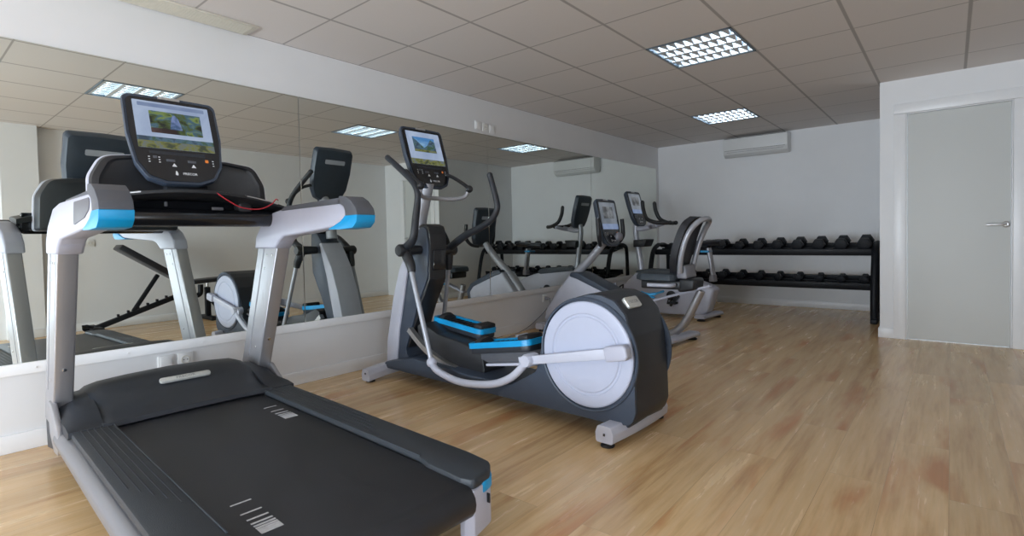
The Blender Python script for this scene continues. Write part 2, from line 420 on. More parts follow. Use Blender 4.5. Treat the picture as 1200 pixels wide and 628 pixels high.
# door: frame, leaf and lever handle
df = MB()
df.span((3.108, BY-.014, 0), (DX0+.004, BY, DZ-.004), .004).span((DX1-.004, BY-.014, 0), (3.992, BY, DZ-.004), .004)
df.span((3.108, BY-.014, DZ-.003), (3.992, BY, 2.125), .004)
df.span((DX0+.0045, BY-.003, 0), (DX0+.013, BY+.09, DZ-.013), .002).span((DX1-.013, BY-.003, 0), (DX1-.0045, BY+.09, DZ-.013), .002).span((DX0+.0045, BY-.002, DZ-.012), (DX1-.0045, BY+.09, DZ-.0035), .002)
door = struct('door_1', df, M['trim'])
MB().span((DX0+.016, BY+.012, .006), (DX1-.016, BY+.05, DZ-.016), .002).build('door_leaf', M['door'], door)
hx, hz = 3.862, 1.022
h = MB().lathe([(.024, 0), (.026, .002), (.026, .008), (.022, .011), (.011, .012), (.010, .05)], (hx, BY+.012, hz), (0, -1, 0), 24)
h.tube([(hx, BY-.036, hz), (hx-.02, BY-.042, hz), (hx-.06, BY-.043, hz), (hx-.125, BY-.040, hz)], .0095, 12)
note(h.build('door_handle', M['alu'], door), 'steel lever handle')

# ------------------------------------------------------------------ mirrors
seams = [-.04, 1.905, 3.85, 5.782, 7.70]
mlab = ['wall mirror panel behind the treadmill, nearest the camera', 'wall mirror panel directly behind the elliptical trainer',
        'wall mirror panel just left of the console of the recumbent bike', 'wall mirror panel behind the upright bike, ending at the far corner']
for i in range(4):
    t = tag(MB().span((.004, seams[i]+.002, ZL1), (.010, seams[i+1]-.002, ZT), .0012, 1).build('wall_mirror', M['mirror']), mlab[i], 'mirror', 'mirror panels along the wall')

# ------------------------------------------------------------------ ceiling lights
llab = ['square ceiling light of louvres over the treadmill, seen only in the mirror', 'square louvred ceiling light, the larger one nearer the camera',
        'square louvred ceiling light just in front of the air conditioner']
for (lx, ly), lb in zip(LIGHTS, llab):
    t = thing('ceiling_light', lb, 'light', (lx+.3, ly+.3, H), 0, 'recessed ceiling lights')
    o = MB()
    a, zt = .296, .075
    o.span((-a, -a, zt), (a, a, zt+.004))
    for sx, sy in ((1, 0), (-1, 0)): o.span((sx*a-.002, -a, -.003), (sx*a+.002, a, zt))
    for sy in (1, -1): o.span((-a, sy*a-.002, -.003), (a, sy*a+.002, zt))
    for sy in (1, -1): o.span((-.298, sy*.290-.008, -.004), (.298, sy*.290+.008, -.0005))
    for sx in (1, -1): o.span((sx*.290-.008, -.298, -.004), (sx*.290+.008, .298, -.0005))
    o.build('housing', M['light_housing'], t)
    lv = MB()
    for k in range(5):                                   # long blades, vee shaped
        y = -.28+k*.14
        lv.prism([(y-.016, .0), (y+.016, .0), (y+.003, .050), (y-.003, .050)], -.28, .28, 'x')
    for k in range(4):                                   # toothed cross fins between the blades
        y = -.21+k*.14
        for j in range(9):
            x = -.248+j*.062
            lv.loft([[(x-.026, y-.062, .002), (x+.026, y-.062, .002), (x+.002, y-.062, .048), (x-.002, y-.062, .048)],
                     [(x-.003, y+.062, .002), (x+.003, y+.062, .002), (x+.001, y+.062, .048), (x-.001, y+.062, .048)]])
    lv.build('louvre', M['fin'], t)
    for k in range(4):
        y = -.21+k*.14
        MB().lathe([(.006, -.285), (.0125, -.28), (.0125, .28), (.006, .285)], (0, y, .058), (1, 0, 0), 12).build('lamp_tube', M['tube'], t)

# ------------------------------------------------------------------ air conditioner
ac = thing('air_conditioner', 'white split air conditioner high on the far wall', 'air conditioner', (1.46, YB, 2.05))
prof = rounded([(0, .03), (-.10, 0), (-.175, .035), (-.205, .09), (-.205, .245), (-.19, .262), (0, .262)], [.005, .02, .03, .03, .02, .01, .003])
MB().prism(prof, -.41, .41, 'x', .006).build('body', M['ac'], ac)
MB().span((-.385, -.2075, .085), (.385, -.2045, .088)).span((-.39, -.206, .25), (.39, -.195, .254)).build('panel_gap', M['dark_gap'], ac)
lo = MB().prism(rounded([(-.192, .063), (-.125, .012), (-.120, .018), (-.186, .07)], .002, 2), -.36, .36, 'x', .001)
note(lo.build('outlet_flap', M['grey_mid'], ac), 'grey air outlet flap')
MB().span((.26, -.209, .105), (.35, -.2045, .118), .002).build('display_strip', M['logo_white'], ac)

# ceiling vent strip beside the mirror wall
vt = MB().span((.012, .55, H-.012), (.19, 1.565, H-.001), .003)
for k in range(9): vt.span((.03+k*.017, .58, H-.016), (.036+k*.017, 1.535, H-.010))
tag(vt.build('ceiling_vent', M['plastic_cream']), 'long cream air vent strip in the ceiling above the mirror wall', 'vent')

# ------------------------------------------------------------------ sockets and switches
def plate(parent_loc, normal, label, kind, group=None, size=.082):
    t = thing('wall_socket' if kind != 'blank' else 'wall_plate', label, 'socket' if kind != 'blank' else 'switch plate', parent_loc, {'+x': 0, '-x': 180}[normal], group)
    MB().prism(rounded([(-size/2, -size/2), (size/2, -size/2), (size/2, size/2), (-size/2, size/2)], .006), 0, .009, 'x', .002).build('cover', M['plastic_white'], t)
    if kind == 'blank':
        MB().prism(rounded([(-.03, -.03), (.03, -.03), (.03, .03), (-.03, .03)], .004), .009, .013, 'x', .0015).build('rocker', M['plastic_white'], t)
    else:
        MB().lathe([(.024, .0), (.024, .0025), (.020, .0028), (.019, -.003)], (.0085, 0, 0), (1, 0, 0), 24).build('ring', M['plastic_cream'], t)
        for s in (-1, 1): note(MB().lathe([(.003, 0), (.003, .0012)], (.0112, s*.0095, 0), (1, 0, 0), 10).build('pin_hole', M['dark_gap'], t), 'dark pin hole')
    return t
plate((0, 1.045, .312), '+x', 'blank white wall plate under the mirror behind the treadmill hood', 'blank', 'low wall plates')
plate((0, 1.145, .312), '+x', 'white power socket under the mirror behind the treadmill hood', 'socket', 'low wall plates')
plate((0, 3.73, 2.085), '+x', 'first white plate of the three above the mirror, nearest the camera', 'blank', 'plates above the mirror')
plate((0, 3.83, 2.080), '+x', 'middle white socket of the three plates above the mirror', 'socket', 'plates above the mirror')
plate((0, 3.93, 2.075), '+x', 'third white plate of the three above the mirror, farthest from the camera', 'blank', 'plates above the mirror')
plate((0, 4.76, .310), '+x', 'white power socket under the mirror, just above the elliptical trainer housing', 'socket', 'low wall plates')
plate((XR, 1.62, 1.035), '-x', 'white power socket on the opposite wall above the bench, seen in the mirror', 'socket', 'opposite wall plates')
plate((XR, 1.54, 1.035), '-x', 'blank white plate beside the socket above the bench, seen in the mirror', 'blank', 'opposite wall plates')
cord = MB().lathe([(.017, 0), (.017, .03), (.010, .045), (.006, .06)], (.013, 4.76, .31), (1, 0, 0), 14)
cord.tube([(.07, 4.76, .31), (.075, 4.72, .22), (.07, 4.40, .06), (.09, 4.1, .008), (.20, 3.6, .006), (.30, 3.1, .006)], .0045, 8)
tag(cord.build('power_cord', M['grey_mid']), 'grey power cord plugged into the low socket above the elliptical housing', 'cord')

# ------------------------------------------------------------------ display console shared by the four machines
def console(parent, bottom, top, half, pic, thick=.06, dim=False, back_tilt=0):
    """bottom/top: (u,z) of the display plane's lower and upper edge; half: half width; local v centre in parent frame from bottom[2]."""
    bu, bz, vc = bottom; tu, tz = top
    up = Vector((tu-bu, 0, tz-bz)); hgt = up.length; up.normalize()
    nrm = Vector((up.z, 0, -up.x))                       # faces the user
    right = Vector((0, 1, 0))
    mx = Matrix(((right.x, up.x, nrm.x, bu), (right.y, up.y, nrm.y, vc), (right.z, up.z, nrm.z, bz), (0, 0, 0, 1)))
    W, Hh = half, hgt
    out = rounded([(-.36*W, 0), (.36*W, 0), (.70*W, .06*Hh), (.90*W, .22*Hh), (.99*W, .55*Hh), (.98*W, .95*Hh), (.90*W, .998*Hh), (0, 1.01*Hh), (-.90*W, .998*Hh), (-.98*W, .95*Hh), (-.99*W, .55*Hh), (-.90*W, .22*Hh), (-.70*W, .06*Hh)], .03, 4)
    def ring(s, z): return [(p[0]*s, Hh*.5+(p[1]-Hh*.5)*s, z) for p in out]

    b = MB().loft([ring(.72, -thick), ring(.93, -thick*.8), ring(.985, -thick*.4), ring(1.0, -.008), ring(.985, 0), ring(.93, -.003)])
    c = b.xf(mx).build('console', M['charcoal_blue'], parent)
    face = MB().prism([(p[0]*.93, Hh*.5+(p[1]-Hh*.5)*.93) for p in out], -.004, .001, 'z', .0)
    face.xf(mx).build('bezel_face', M['black_gloss'], c)
    sx0, sx1, sy0, sy1 = -.79*W, .79*W, .39*Hh, .93*Hh
    ui = M['ui_grey'] if dim else M['ui']
    def flat(x0, x1, y0, y1, z, m, name, r=.004):
        p = rounded([(x0, y0), (x1, y0), (x1, y1), (x0, y1)], r, 3)
        return MB().prism(p, z, z+.0008, 'z').xf(mx).build(name, m, c)
    w, hh = sx1-sx0, sy1-sy0
    if dim: sy0 = .36*Hh; hh = sy1-sy0
    flat(sx0, sx1, sy0, sy1, .0012, ui, 'screen')
    if pic == 'garden':
        flat(sx0+.06*w, sx1-.06*w, sy1-.12*hh, sy1-.04*hh, .002, M['ui_bar'], 'screen_heading')
        flat(sx0+.19*w, sx1-.13*w, sy0+.33*hh, sy1-.2*hh, .002, M['pic_garden'], 'screen_picture')
        flat(sx0+.19*w, sx0+.52*w, sy0+.33*hh, sy0+.43*hh, .0028, M['pic_dark'], 'picture_foreground')
        p = catmull([(-.10*W, sy0+.43*hh), (-.03*W, sy0+.70*hh), (.04*W, sy0+.74*hh), (.10*W, sy0+.66*hh), (.16*W, sy0+.43*hh)], 4)
        MB().prism([(q[0], q[1]) for q in [Vector((a.x, a.y)) for a in catmull([(x, y, 0) for x, y in [(-.10*W, sy0+.43*hh), (-.03*W, sy0+.70*hh), (.04*W, sy0+.74*hh), (.10*W, sy0+.66*hh), (.16*W, sy0+.43*hh)]], 4)]], .0028, .0034, 'z').xf(mx).build('picture_figure', M['pic_head'], c)
        flat(sx0, sx1, sy0, sy0+.15*hh, .002, M['pic_meadow'], 'screen_footer', .001)
        flat(sx0, sx1, sy0+.15*hh, sy0+.24*hh, .002, M['pic_hill'], 'screen_skyline', .001)
    elif pic == 'hills':
        flat(sx0+.16*w, sx1-.18*w, sy0+.38*hh, sy1-.16*hh, .002, M['pic_sky'], 'screen_picture')
        a = sx0+.16*w; bq = sx1-.18*w; y0 = sy0+.38*hh; Lh = hh*.46
        MB().prism([(a, y0), (bq, y0), (bq, y0+.75*Lh), (bq-.12*w, y0+.9*Lh), (bq-.26*w, y0+.45*Lh), (bq-.36*w, y0+.3*Lh), (a+.12*w, y0+.72*Lh), (a, y0+.95*Lh)], .0028, .0034, 'z').xf(mx).build('picture_hills', M['pic_hill'], c)
        flat(a, bq, y0, y0+.16*Lh, .0038, M['pic_meadow'], 'picture_meadow', .001)
        flat(sx0, sx1, sy0, sy0+.16*hh, .002, M['pic_meadow'], 'screen_footer', .001)
    else:
        flat(sx0+.18*w, sx1-.18*w, sy0+.40*hh, sy1-.16*hh, .002, M['pic_mono'], 'screen_picture')
        flat(sx0, sx1, sy0, sy0+.2*hh, .002, M['ui_bar'], 'screen_footer', .001)
    flat(-.60*W, .54*W, .325*Hh, .36*Hh, .0012, M['charcoal'], 'control_strip', .003) if not dim else None
    keys = MB()
    for x in (-.14*W, .26*W):                            # two arrow keys
        keys.prism([(x-.010, .195*Hh), (x+.010, .195*Hh), (x, .195*Hh+.017)], .0015, .003, 'z')
    for x in (-.62*W, -.42*W, .70*W):
        for y in (.235, .262, .29): keys.box((x, y*Hh, .0018), (.007, .004, .001))
    keys.xf(mx).build('key_symbols', M['logo_white'], c)
    for kx, ky, kw in ((-.2*W, .262, .036), (.24*W, .262, .036), (-.50*W, .29, .016)):
        MB().box((kx, ky*Hh, .0016), (kw, .013, .0015), .0005).xf(mx).build('key', M['grey_dark'], c)
    flat(.53*W, .60*W, .265*Hh, .30*Hh, .0015, M['orange'], 'stop_key', .003)
    lg = MB()
    lg.prism([(-.13*W-.003, .105*Hh), (-.10*W, .097*Hh), (-.085*W, .112*Hh), (-.10*W, .137*Hh), (-.125*W, .152*Hh)], .0015, .0025, 'z')
    lg.xf(mx).build('emblem', M['logo_white'], c); lg = MB()
    lg.text('PRECOR', .016, Matrix.Translation((.16*W, .12*Hh, .0018)))
    lg.xf(mx).build('logo_lettering', M['logo_white'], c)
    tl = MB().prism(rounded([(-.26*W, .972*Hh), (.2*W, .972*Hh), (.2*W, 1.0*Hh), (-.26*W, 1.0*Hh)], .004), -.006, .004, 'z', .001)
    tl.xf(mx).build('top_clip', M['alu'], c)
    if True:
        bk = MB().prism(rounded([(-.5*W, .72*Hh), (.5*W, .72*Hh), (.5*W, .80*Hh), (-.5*W, .80*Hh)], .01), -thick-.004, -thick+.006, 'z')
        note(bk.xf(mx).build('back_handle', M['silver_light'], c), 'pale grip slot on the back of the console')
    return c

# ------------------------------------------------------------------ treadmill
tm = thing('treadmill', 'large black and silver treadmill with blue arm tips, nearest the camera', 'treadmill', (.30, .933, 0), -2.5)
# running belt: a loop over two rollers
def arc(cx, cz, r, a0, a1, n=8): return [(cx+r*math.cos(R(a0+(a1-a0)*i/n)), cz+r*math.sin(R(a0+(a1-a0)*i/n))) for i in range(n+1)]
loop = arc(2.035, .180, .055, 90, -90) + arc(.16, .180, .055, 270, 90)
belt = MB().prism(loop, -.300, .300, 'y', .006).build('running_belt', M['belt'], tm)
mk = MB()
def bars(u0, v0, du, wide):
    u = u0
    for k, g in enumerate((.075, .045, .028, .018, .014, .012, .011, .010, .010)):
        if u > u0+du: break
        mk.box((u, v0, .2354), (.006+.0005*k, wide, .0012)); u += g
bars(.780, .234, .31, .056); bars(1.625, -.211, .31, .058)
mk.build('belt_marking', M['marking'], belt)
# deck frame under the belt
fr = MB().span((.1, -.31, .10), (1.95, -.27, .22), .005).span((.1, .27, .10), (1.95, .31, .22), .005)
for u in (.3, .9, 1.5): fr.span((u-.04, -.28, .12), (u+.04, .28, .16), .004)
fr.build('deck_frame', M['charcoal'], tm)
for s in (-1, 1):
    plan = [(.44, .306), (1.80, .306), (1.86, .290), (2.03, .286), (2.075, .30), (2.06, .385), (2.015, .435), (1.90, .446), (.44, .446)]
    plan = rounded([(u, s*v) for u, v in plan], [0, .03, .03, .02, .02, .03, .05, .05, 0], 4)
    rail = MB().prism(plan, .218, .252, 'z', .010)
    rail = rail.build('side_rail', M['rail_top'], tm)
    rb = MB()
    for k in range(5): rb.box((1.02-.03*k, s*(.332+k*.021), .2525), (1.0-.05*k, .004, .003), .001)
    rb.build('tread_ridge', M['charcoal'], rail)
    ed = MB().box((1.16, s*.309, .2525), (1.28, .005, .006), .002)
    ed.build('edge_strip', M['rail_top'], rail)
    tb = MB().tube([(.34, s*.438, .185), (1.2, s*.438, .175), (1.9, s*.432, .165)], .042, 16, flat=1.0)
    note(tb.build('rail_tube', M['rail_silver'], rail), 'rounded silver rail along the outer edge')
    cap = rounded([(1.88, .455), (1.99, .448), (2.05, .40), (2.078, .30), (2.060, .275), (2.035, .277), (2.02, .30), (1.98, .36), (1.88, .40)], [.01, .05, .05, .01, .01, .005, .02, .05, .01], 4)
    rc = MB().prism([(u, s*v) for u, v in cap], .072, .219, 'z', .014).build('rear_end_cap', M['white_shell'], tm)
    bl = rounded([(1.90, .4575), (1.99, .4515), (2.052, .404), (2.072, .345), (2.03, .34), (1.98, .38), (1.90, .42)], [.002, .05, .05, .02, .01, .02, .01], 3)
    note(MB().prism([(u, s*v) for u, v in bl], .192, .226, 'z', .004).build('accent_strip', M['cyan'], rc), 'bright blue strip above the end cap')
    MB().box((2.062, s*.375, .165), (.014, .005, .03), .001).build('cap_slot', M['black'], rc)
    for u in (.12, 1.78): MB().lathe([(.03, 0), (.034, .01), (.03, .035), (.012, .04), (.012, .12)], (u, s*.37, 0), (0, 0, 1), 18).build('foot', M['rubber'], tm)
# motor hood: a crowned cover across the front
def hood_sec(v, crest, rear, drop=0):
    return [(-.06, v, .05), (-.07, v, crest*.55), (-.04, v, crest*.80), (.03, v, crest*.93), (.12, v, crest*.99), (.20, v, crest), (.27, v, crest*.975), (.36, v, crest*.86-drop), (.45, v, crest*.76-drop), (rear, v, .262), (rear+.012, v, .245), (rear, v, .235), (.2, v, .12)]
secs = [hood_sec(v, c, r) for v, c, r in ((-.345, .335, .55), (-.325, .352, .55), (-.29, .362, .545), (-.18, .371, .535), (0, .378, .53), (.18, .374, .53), (.29, .365, .54), (.325, .352, .545), (.345, .335, .55))]
hood = MB().loft(secs).build('motor_hood', M['charcoal'], tm)
bgm = Matrix.Translation((.330, .02, .3435)) @ Matrix.Rotation(R(28), 4, 'Y') @ Matrix.Rotation(R(90), 4, 'Z')
pl = rounded([(-.11, -.016), (.11, -.016), (.11, .016), (-.11, .016)], .015, 5)
bg = MB().prism(pl, 0, .012, 'z', .002).xf(bgm).build('badge', M['badge'], hood); note(bg, 'silver oval badge')
MB().text('PRECOR', .022, Matrix.Translation((0, 0, .0122))).xf(bgm).build('badge_lettering', M['badge_text'], hood)
for s in (-1, 1):
    def side(v, c):
        return [(-.06, s*v, .05), (-.07, s*v, c*.6), (-.03, s*v, c*.85), (.05, s*v, c*.95), (.14, s*v, c), (.22, s*v, c), (.30, s*v, c*.95), (.38, s*v, max(.262, c*.90)), (.48, s*v, .264), (.545, s*v, .256), (.548, s*v, .235), (.2, s*v, .1)]
    sc = MB().loft([side(.335, .335), side(.352, .332), side(.40, .325), side(.44, .305), side(.456, .28)])
    sc.build('side_cover', M['charcoal'], hood)
    shell = MB().prism(rounded([(.16, .32), (.27, .325), (.385, .255), (.42, .20), (.40, .13), (.30, .12), (.20, .18)], .025, 3), s*.452, s*.474, 'y', .006)
    note(shell.build('corner_shell', M['silver'], tm), 'silver corner shell wrapping the rail end')
# uprights
def fu(z): return .09+.424*(z-.459)
def ru(z): return .318+.437*(z-.46)
for s in (-1, 1):
    out = [(fu(.2), .2), (ru(.2), .2), (ru(.985), .985), (fu(.985), .985)]
    up = MB().prism(out, s*.395, s*.465, 'y', .008, seg=3).build('upright', M['silver'], tm)
    gv = MB()
    for q in (-1, 1):
        zz = (.36, .97)
        a = [(fu(z)+.075, z) for z in zz]; b_ = [(fu(z)+.087, z) for z in reversed(zz)]
        v = s*(.430+q*.0355)
        gv.prism(a+b_, v-.0006, v+.0006, 'y')
    gv.build('groove', M['grey_mid'], up)
    for (du, z) in ((.13, .93), (.19, .93), (.12, .86), (.16, .42)):
        for q in (-1, 1):
            MB().lathe([(.006, 0), (.006, .002), (.003, .003)], (fu(z)+du, s*.430+q*.035, z), (0, q, 0), 10).build('bolt', M['chrome'], up)
    MB().lathe([(.008, 0), (.008, .003), (.003, .004)], (ru(.47), s*.43, .47), (1, 0, -.4), 10).build('bolt', M['chrome'], up)
    # armrest: white body, dark cap, blue tip
    body = [(fu(.965)-.006, .965), (.315, 1.026), (.38, 1.085), (.53, 1.148), (.67, 1.160), (.95, 1.158), (1.24, 1.155), (1.30, 1.125), (1.295, 1.09), (1.20, 1.056), (.95, 1.040), (.66, 1.024), (.605, 1.005), (ru(.965)+.008, .965)]
    body = rounded(body, [.0, .04, .05, .06, .04, .1, .04, .03, .03, .05, .1, .04, .03, 0], 4)
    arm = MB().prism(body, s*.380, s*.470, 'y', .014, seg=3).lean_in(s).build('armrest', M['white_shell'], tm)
    capo = [(1.235, 1.150), (1.25, 1.182), (1.30, 1.178), (1.345, 1.158), (1.385, 1.125), (1.394, 1.098), (1.298, 1.092), (1.296, 1.118), (1.285, 1.138), (1.25, 1.152)]
    ap = MB().prism(rounded(capo, [.003, .01, .05, .04, .03, .005, .005, .01, .02, .01], 4), s*.376, s*.474, 'y', .026, seg=4)
    ap.prism(rounded([(.64, 1.150), (.70, 1.170), (.95, 1.172), (1.26, 1.175), (1.26, 1.150)], .01, 3), s*.376, s*.45, 'y', .006)
    note(ap.lean_in(s).build('arm_cap', M['grey_dark'], arm), 'dark grey cap over the arm end')
    blu = [(1.394, 1.099), (1.388, 1.070), (1.355, 1.048), (1.25, 1.044), (1.14, 1.046), (1.20, 1.060), (1.26, 1.078), (1.297, 1.099)]
    note(MB().prism(rounded(blu, [.004, .02, .03, .1, .002, .05, .03, .004], 4), s*.375, s*.475, 'y', .026, seg=4).lean_in(s).build('arm_tip', M['cyan'], arm), 'bright blue arm tip')
    pad = rounded([(.985, 1.066), (1.17, 1.083), (1.245, 1.105), (1.262, 1.130), (1.245, 1.142), (1.01, 1.143)], [.01, .03, .03, .02, .02, .01], 4)
    note(MB().prism(pad, s*.4665, s*.4735, 'y', .002).lean_in(s).build('side_panel', M['grey_panel'], arm), 'grey panel on the outer side of the arm')
# crossbar, dashboard and tray
MB().lathe([(.030, -.40), (.041, -.37), (.041, .37), (.030, .40)], (.50, .02, 1.118), (0, 1, 0), 24).build('crossbar', M['black_gloss'], tm)
VC = .035
dash_o = [(-.39, 1.09), (-.385, 1.30), (-.335, 1.395), (-.20, 1.412), (.20, 1.412), (.335, 1.395), (.385, 1.30), (.39, 1.09)]
dash_r = rounded([(v*.975+VC+.008, z) for v, z in dash_o], [.02, .1, .07, .1, .1, .07, .1, .02], 6)
def dsc(s, u): return [(u+(1.25-p[1])*.12, VC+(p[0]-VC)*s, 1.25+(p[1]-1.25)*s) for p in dash_r]
dash = MB().loft([dsc(.82, .25), dsc(.95, .27), dsc(.985, .31), dsc(.985, .335)]).build('dashboard', M['charcoal'], tm)
note(MB().loft([dsc(.985, .333), dsc(1.0, .337), dsc(1.0, .362), dsc(.985, .366)]).build('dashboard_rim', M['silver_light'], dash), 'pale silver rim around the dashboard')
MB().loft([dsc(.985, .364), dsc(.965, .388), dsc(.90, .394), dsc(.86, .385)]).build('dashboard_front', M['black'], dash)
ts = []
for i in range(17):
    v = -.43+i*.86/16; z = 1.243-.062*(v/.43)**2; w = .60-.06*(v/.43)**2
    ts.append([(.36, v+VC-.01, z-.02), (w-.03, v+VC-.01, z), (w, v+VC-.01, z-.004), (w, v+VC-.01, z-.016), (w-.03, v+VC-.01, z-.030), (.36, v+VC-.01, z-.05)])
tray = MB().loft(ts).build('tray', M['black'], tm)
for a, b_ in ((1, 4), (12, 15)):
    st = MB().loft([[(q[1][0]+.004, q[1][1], q[1][2]+.001), (q[2][0]+.002, q[2][1], q[2][2]+.001), (q[2][0]+.002, q[2][1], q[2][2]-.004), (q[1][0]+.004, q[1][1], q[1][2]-.002)] for q in ts[a:b_+1]])
    note(st.build('trim_strip', M['alu'], tray), 'silver strip on the tray lip')
panel = []
for i in range(13):
    v = -.40+i*.80/12; panel.append([(.40, v+VC-.01, 1.10), (.40, v+VC-.01, 1.2), (.47-.03*(v/.4)**2, v+VC-.01, 1.195), (.52-.03*(v/.4)**2, v+VC-.01, 1.13), (.50, v+VC-.01, 1.10)])
MB().loft(panel).build('lower_panel', M['black_gloss'], tm)
for lv_, lz, lw, lh in ((-.09, 1.175, .012, .02), (.12, 1.16, .05, .014), (.22, 1.175, .01, .018)): MB().box((.546, lv_, lz), (.008, lw, lh), .002).build('panel_key', M['grey_dark'], tm)
for s in (-1, 1): MB().lathe([(.035, 0), (.040, .03), (.040, .055), (.03, .07), (.012, .073)], (.45, VC+s*.25-.03, 1.165), (1, 0, .05), 20).build('cup_holder', M['black'], tm)
MB().prism(rounded([(.28, 1.18), (.45, 1.20), (.43, 1.262), (.36, 1.34), (.30, 1.34)], .02), VC-.09, VC+.09, 'y', .01).build('console_neck', M['black'], tm)
console(tm, (.475, 1.272, .006), (.305, 1.700), .200, 'garden', thick=.075)
rc = MB().tube([(.595, .10, 1.232), (.60, .15, 1.195), (.60, .21, 1.165), (.60, .29, 1.160), (.595, .35, 1.185), (.58, .38, 1.212), (.56, .40, 1.21)], .0028, 8)
note(rc.build('safety_cord', M['red'], tm), 'thin red safety cord hanging from the tray')

# ------------------------------------------------------------------ elliptical trainer
el = thing('elliptical_trainer', 'dark grey elliptical trainer with a large pale side disc, in the middle of the room', 'elliptical trainer', (.25, 2.493, 0), -1.9)
base = MB().prism(rounded([(.12, .075), (2.10, .075), (2.10, .15), (1.5, .165), (1.0, .165), (.45, .19), (.12, .12)], .02), -.185, .185, 'y', .015)
base.build('base_frame', M['charcoal_blue'], el)
# rear drive housing
hs = [(1.22, .085), (1.36, .165), (1.55, .27), (1.60, .44), (1.655, .56), (1.75, .655), (1.82, .69), (1.90, .712), (1.97, .710), (2.045, .685), (2.10, .625), (2.130, .52), (2.145, .35), (2.150, .16), (2.13, .105), (2.05, .085)]
hs = rounded(hs, .05, 3)
MB().prism(hs, -.200, .135, 'y', .028, seg=3).build('drive_housing', M['charcoal'], el)
hb = MB().prism([(1.885+(p[0]-1.885)*.985, .40+(p[1]-.40)*.985) for p in hs], -.205, -.199, 'y')
hb.prism([(1.885+(p[0]-1.885)*.985, .40+(p[1]-.40)*.985) for p in hs], .134, .140, 'y')
hb.build('housing_side', M['charcoal_blue'], el)
DC = (1.882, .411)
for s, dv in ((-1, -.202), (1, .137)):
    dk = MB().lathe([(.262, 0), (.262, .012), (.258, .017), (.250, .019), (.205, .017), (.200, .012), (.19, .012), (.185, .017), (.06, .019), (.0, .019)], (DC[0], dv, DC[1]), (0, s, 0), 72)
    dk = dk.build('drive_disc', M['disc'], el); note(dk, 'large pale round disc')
    rg = MB().lathe([(.268, 0), (.272, .012), (.280, .014), (.284, .010), (.284, 0)], (DC[0], dv-s*.002, DC[1]), (0, s, 0), 72)
    note(rg.build('disc_rim', M['charcoal_blue'], dk), 'dark rim around the disc')
# badge on the housing shoulder
bm_ = Matrix.Translation((2.07, -.085, .668)) @ Matrix.Rotation(R(52), 4, 'Y') @ Matrix.Rotation(R(90), 4, 'Z')
bpl = rounded([(-.062, -.030), (.062, -.030), (.062, .030), (-.062, .030)], .014, 5)
note(MB().prism(bpl, -.01, .008, 'z', .003).xf(bm_).build('badge', M['badge'], el), 'silver maker badge on the housing')
MB().text('PRECOR', .024, Matrix.Translation((0, 0, .0082))).xf(bm_).build('badge_lettering', M['badge_text'], el)
# floor bars
rf = MB()
sec = rounded([(-.045, .035), (.045, .035), (.048, .08), (.035, .115), (-.035, .115), (-.048, .08)], .012, 3)
def bar(u_c, vs, zc=lambda v: 0, bow=0.):
    return [[(u_c+p[0]+bow*(abs(v)/.28)**2, v, p[1]+zc(v)) for p in sec] for v in vs]
rear = MB().loft(bar(2.055, [-.285, -.27, -.2, -.1, 0, .1, .2, .27, .285], lambda v: -.012*(abs(v)/.28)**2, -.03)).build('rear_foot_bar', M['silver_light'], el)
front = MB().loft(bar(.11, [-.335, -.32, -.2, -.1, 0, .1, .2, .32, .335], lambda v: -.02*(abs(v)/.3)**2, 0)).build('front_foot_bar', M['silver_light'], el)
for par, u_, vv in ((rear, 2.025, .255), (front, .11, .295)):
    for s in (-1, 1):
        MB().lathe([(.032, 0), (.034, .006), (.028, .014), (.012, .018), (.012, .04)], (u_, s*vv, 0), (0, 0, 1), 18).build('foot_pad', M['rubber'], par)
        MB().box((u_, s*(vv+.031 if par is rear else vv+.042), .062), (.010, .006, .012), .001).build('end_plug', M['black'], par)
# front column
col = [(.035, .05), (.055, .25), (.140, .57), (.222, .78), (.300, .90), (.370, 1.00), (.420, 1.062), (.470, 1.088), (.510, 1.068), (.522, .95), (.508, .73), (.455, .64), (.392, .537), (.318, .36), (.245, .21), (.262, .16), (.40, .13), (.55, .09)]
cm = MB().prism(rounded(col, .04, 3), -.085, .085, 'y', .016, seg=3).build('column', M['charcoal_blue'], el)
fs = [(.022, .05), (.040, .25), (.126, .57), (.208, .78), (.286, .90), (.350, .985), (.375, .98), (.345, .885), (.282, .705), (.252, .583), (.185, .334), (.155, .15), (.15, .05)]
note(MB().prism(rounded(fs, .03, 3), -.098, .098, 'y', .022, seg=3).build('front_shell', M['silver_light'], cm), 'pale silver shell on the front of the column')
rcv = [(.40, 1.085), (.46, 1.104), (.515, 1.085), (.536, 1.03), (.536, .95), (.520, .72), (.470, .625), (.410, .525), (.336, .36), (.262, .215), (.235, .225), (.30, .375), (.372, .55), (.43, .66), (.47, .74), (.48, .95), (.46, 1.04)]
MB().prism(rounded(rcv, .02, 3), -.073, .073, 'y', .010).build('rear_cover_and_shade', M['black'], cm)  # black rear cover; its lower band imitates shade on the column's rear face
tr = MB().prism(rounded([(.525, .78), (.545, .79), (.552, .92), (.535, .925)], .004, 2), -.055, .055, 'y', .003)
tr.build('accessory_tray', M['black_gloss'], cm)
MB().tube([(.335, 0, 1.02), (.350, 0, 1.14), (.395, 0, 1.26), (.445, 0, 1.39)], [.046, .043, .04], 18).build('mast', M['silver_metal'], el)
console(el, (.470, 1.352, .035), (.330, 1.790), .188, 'hills')
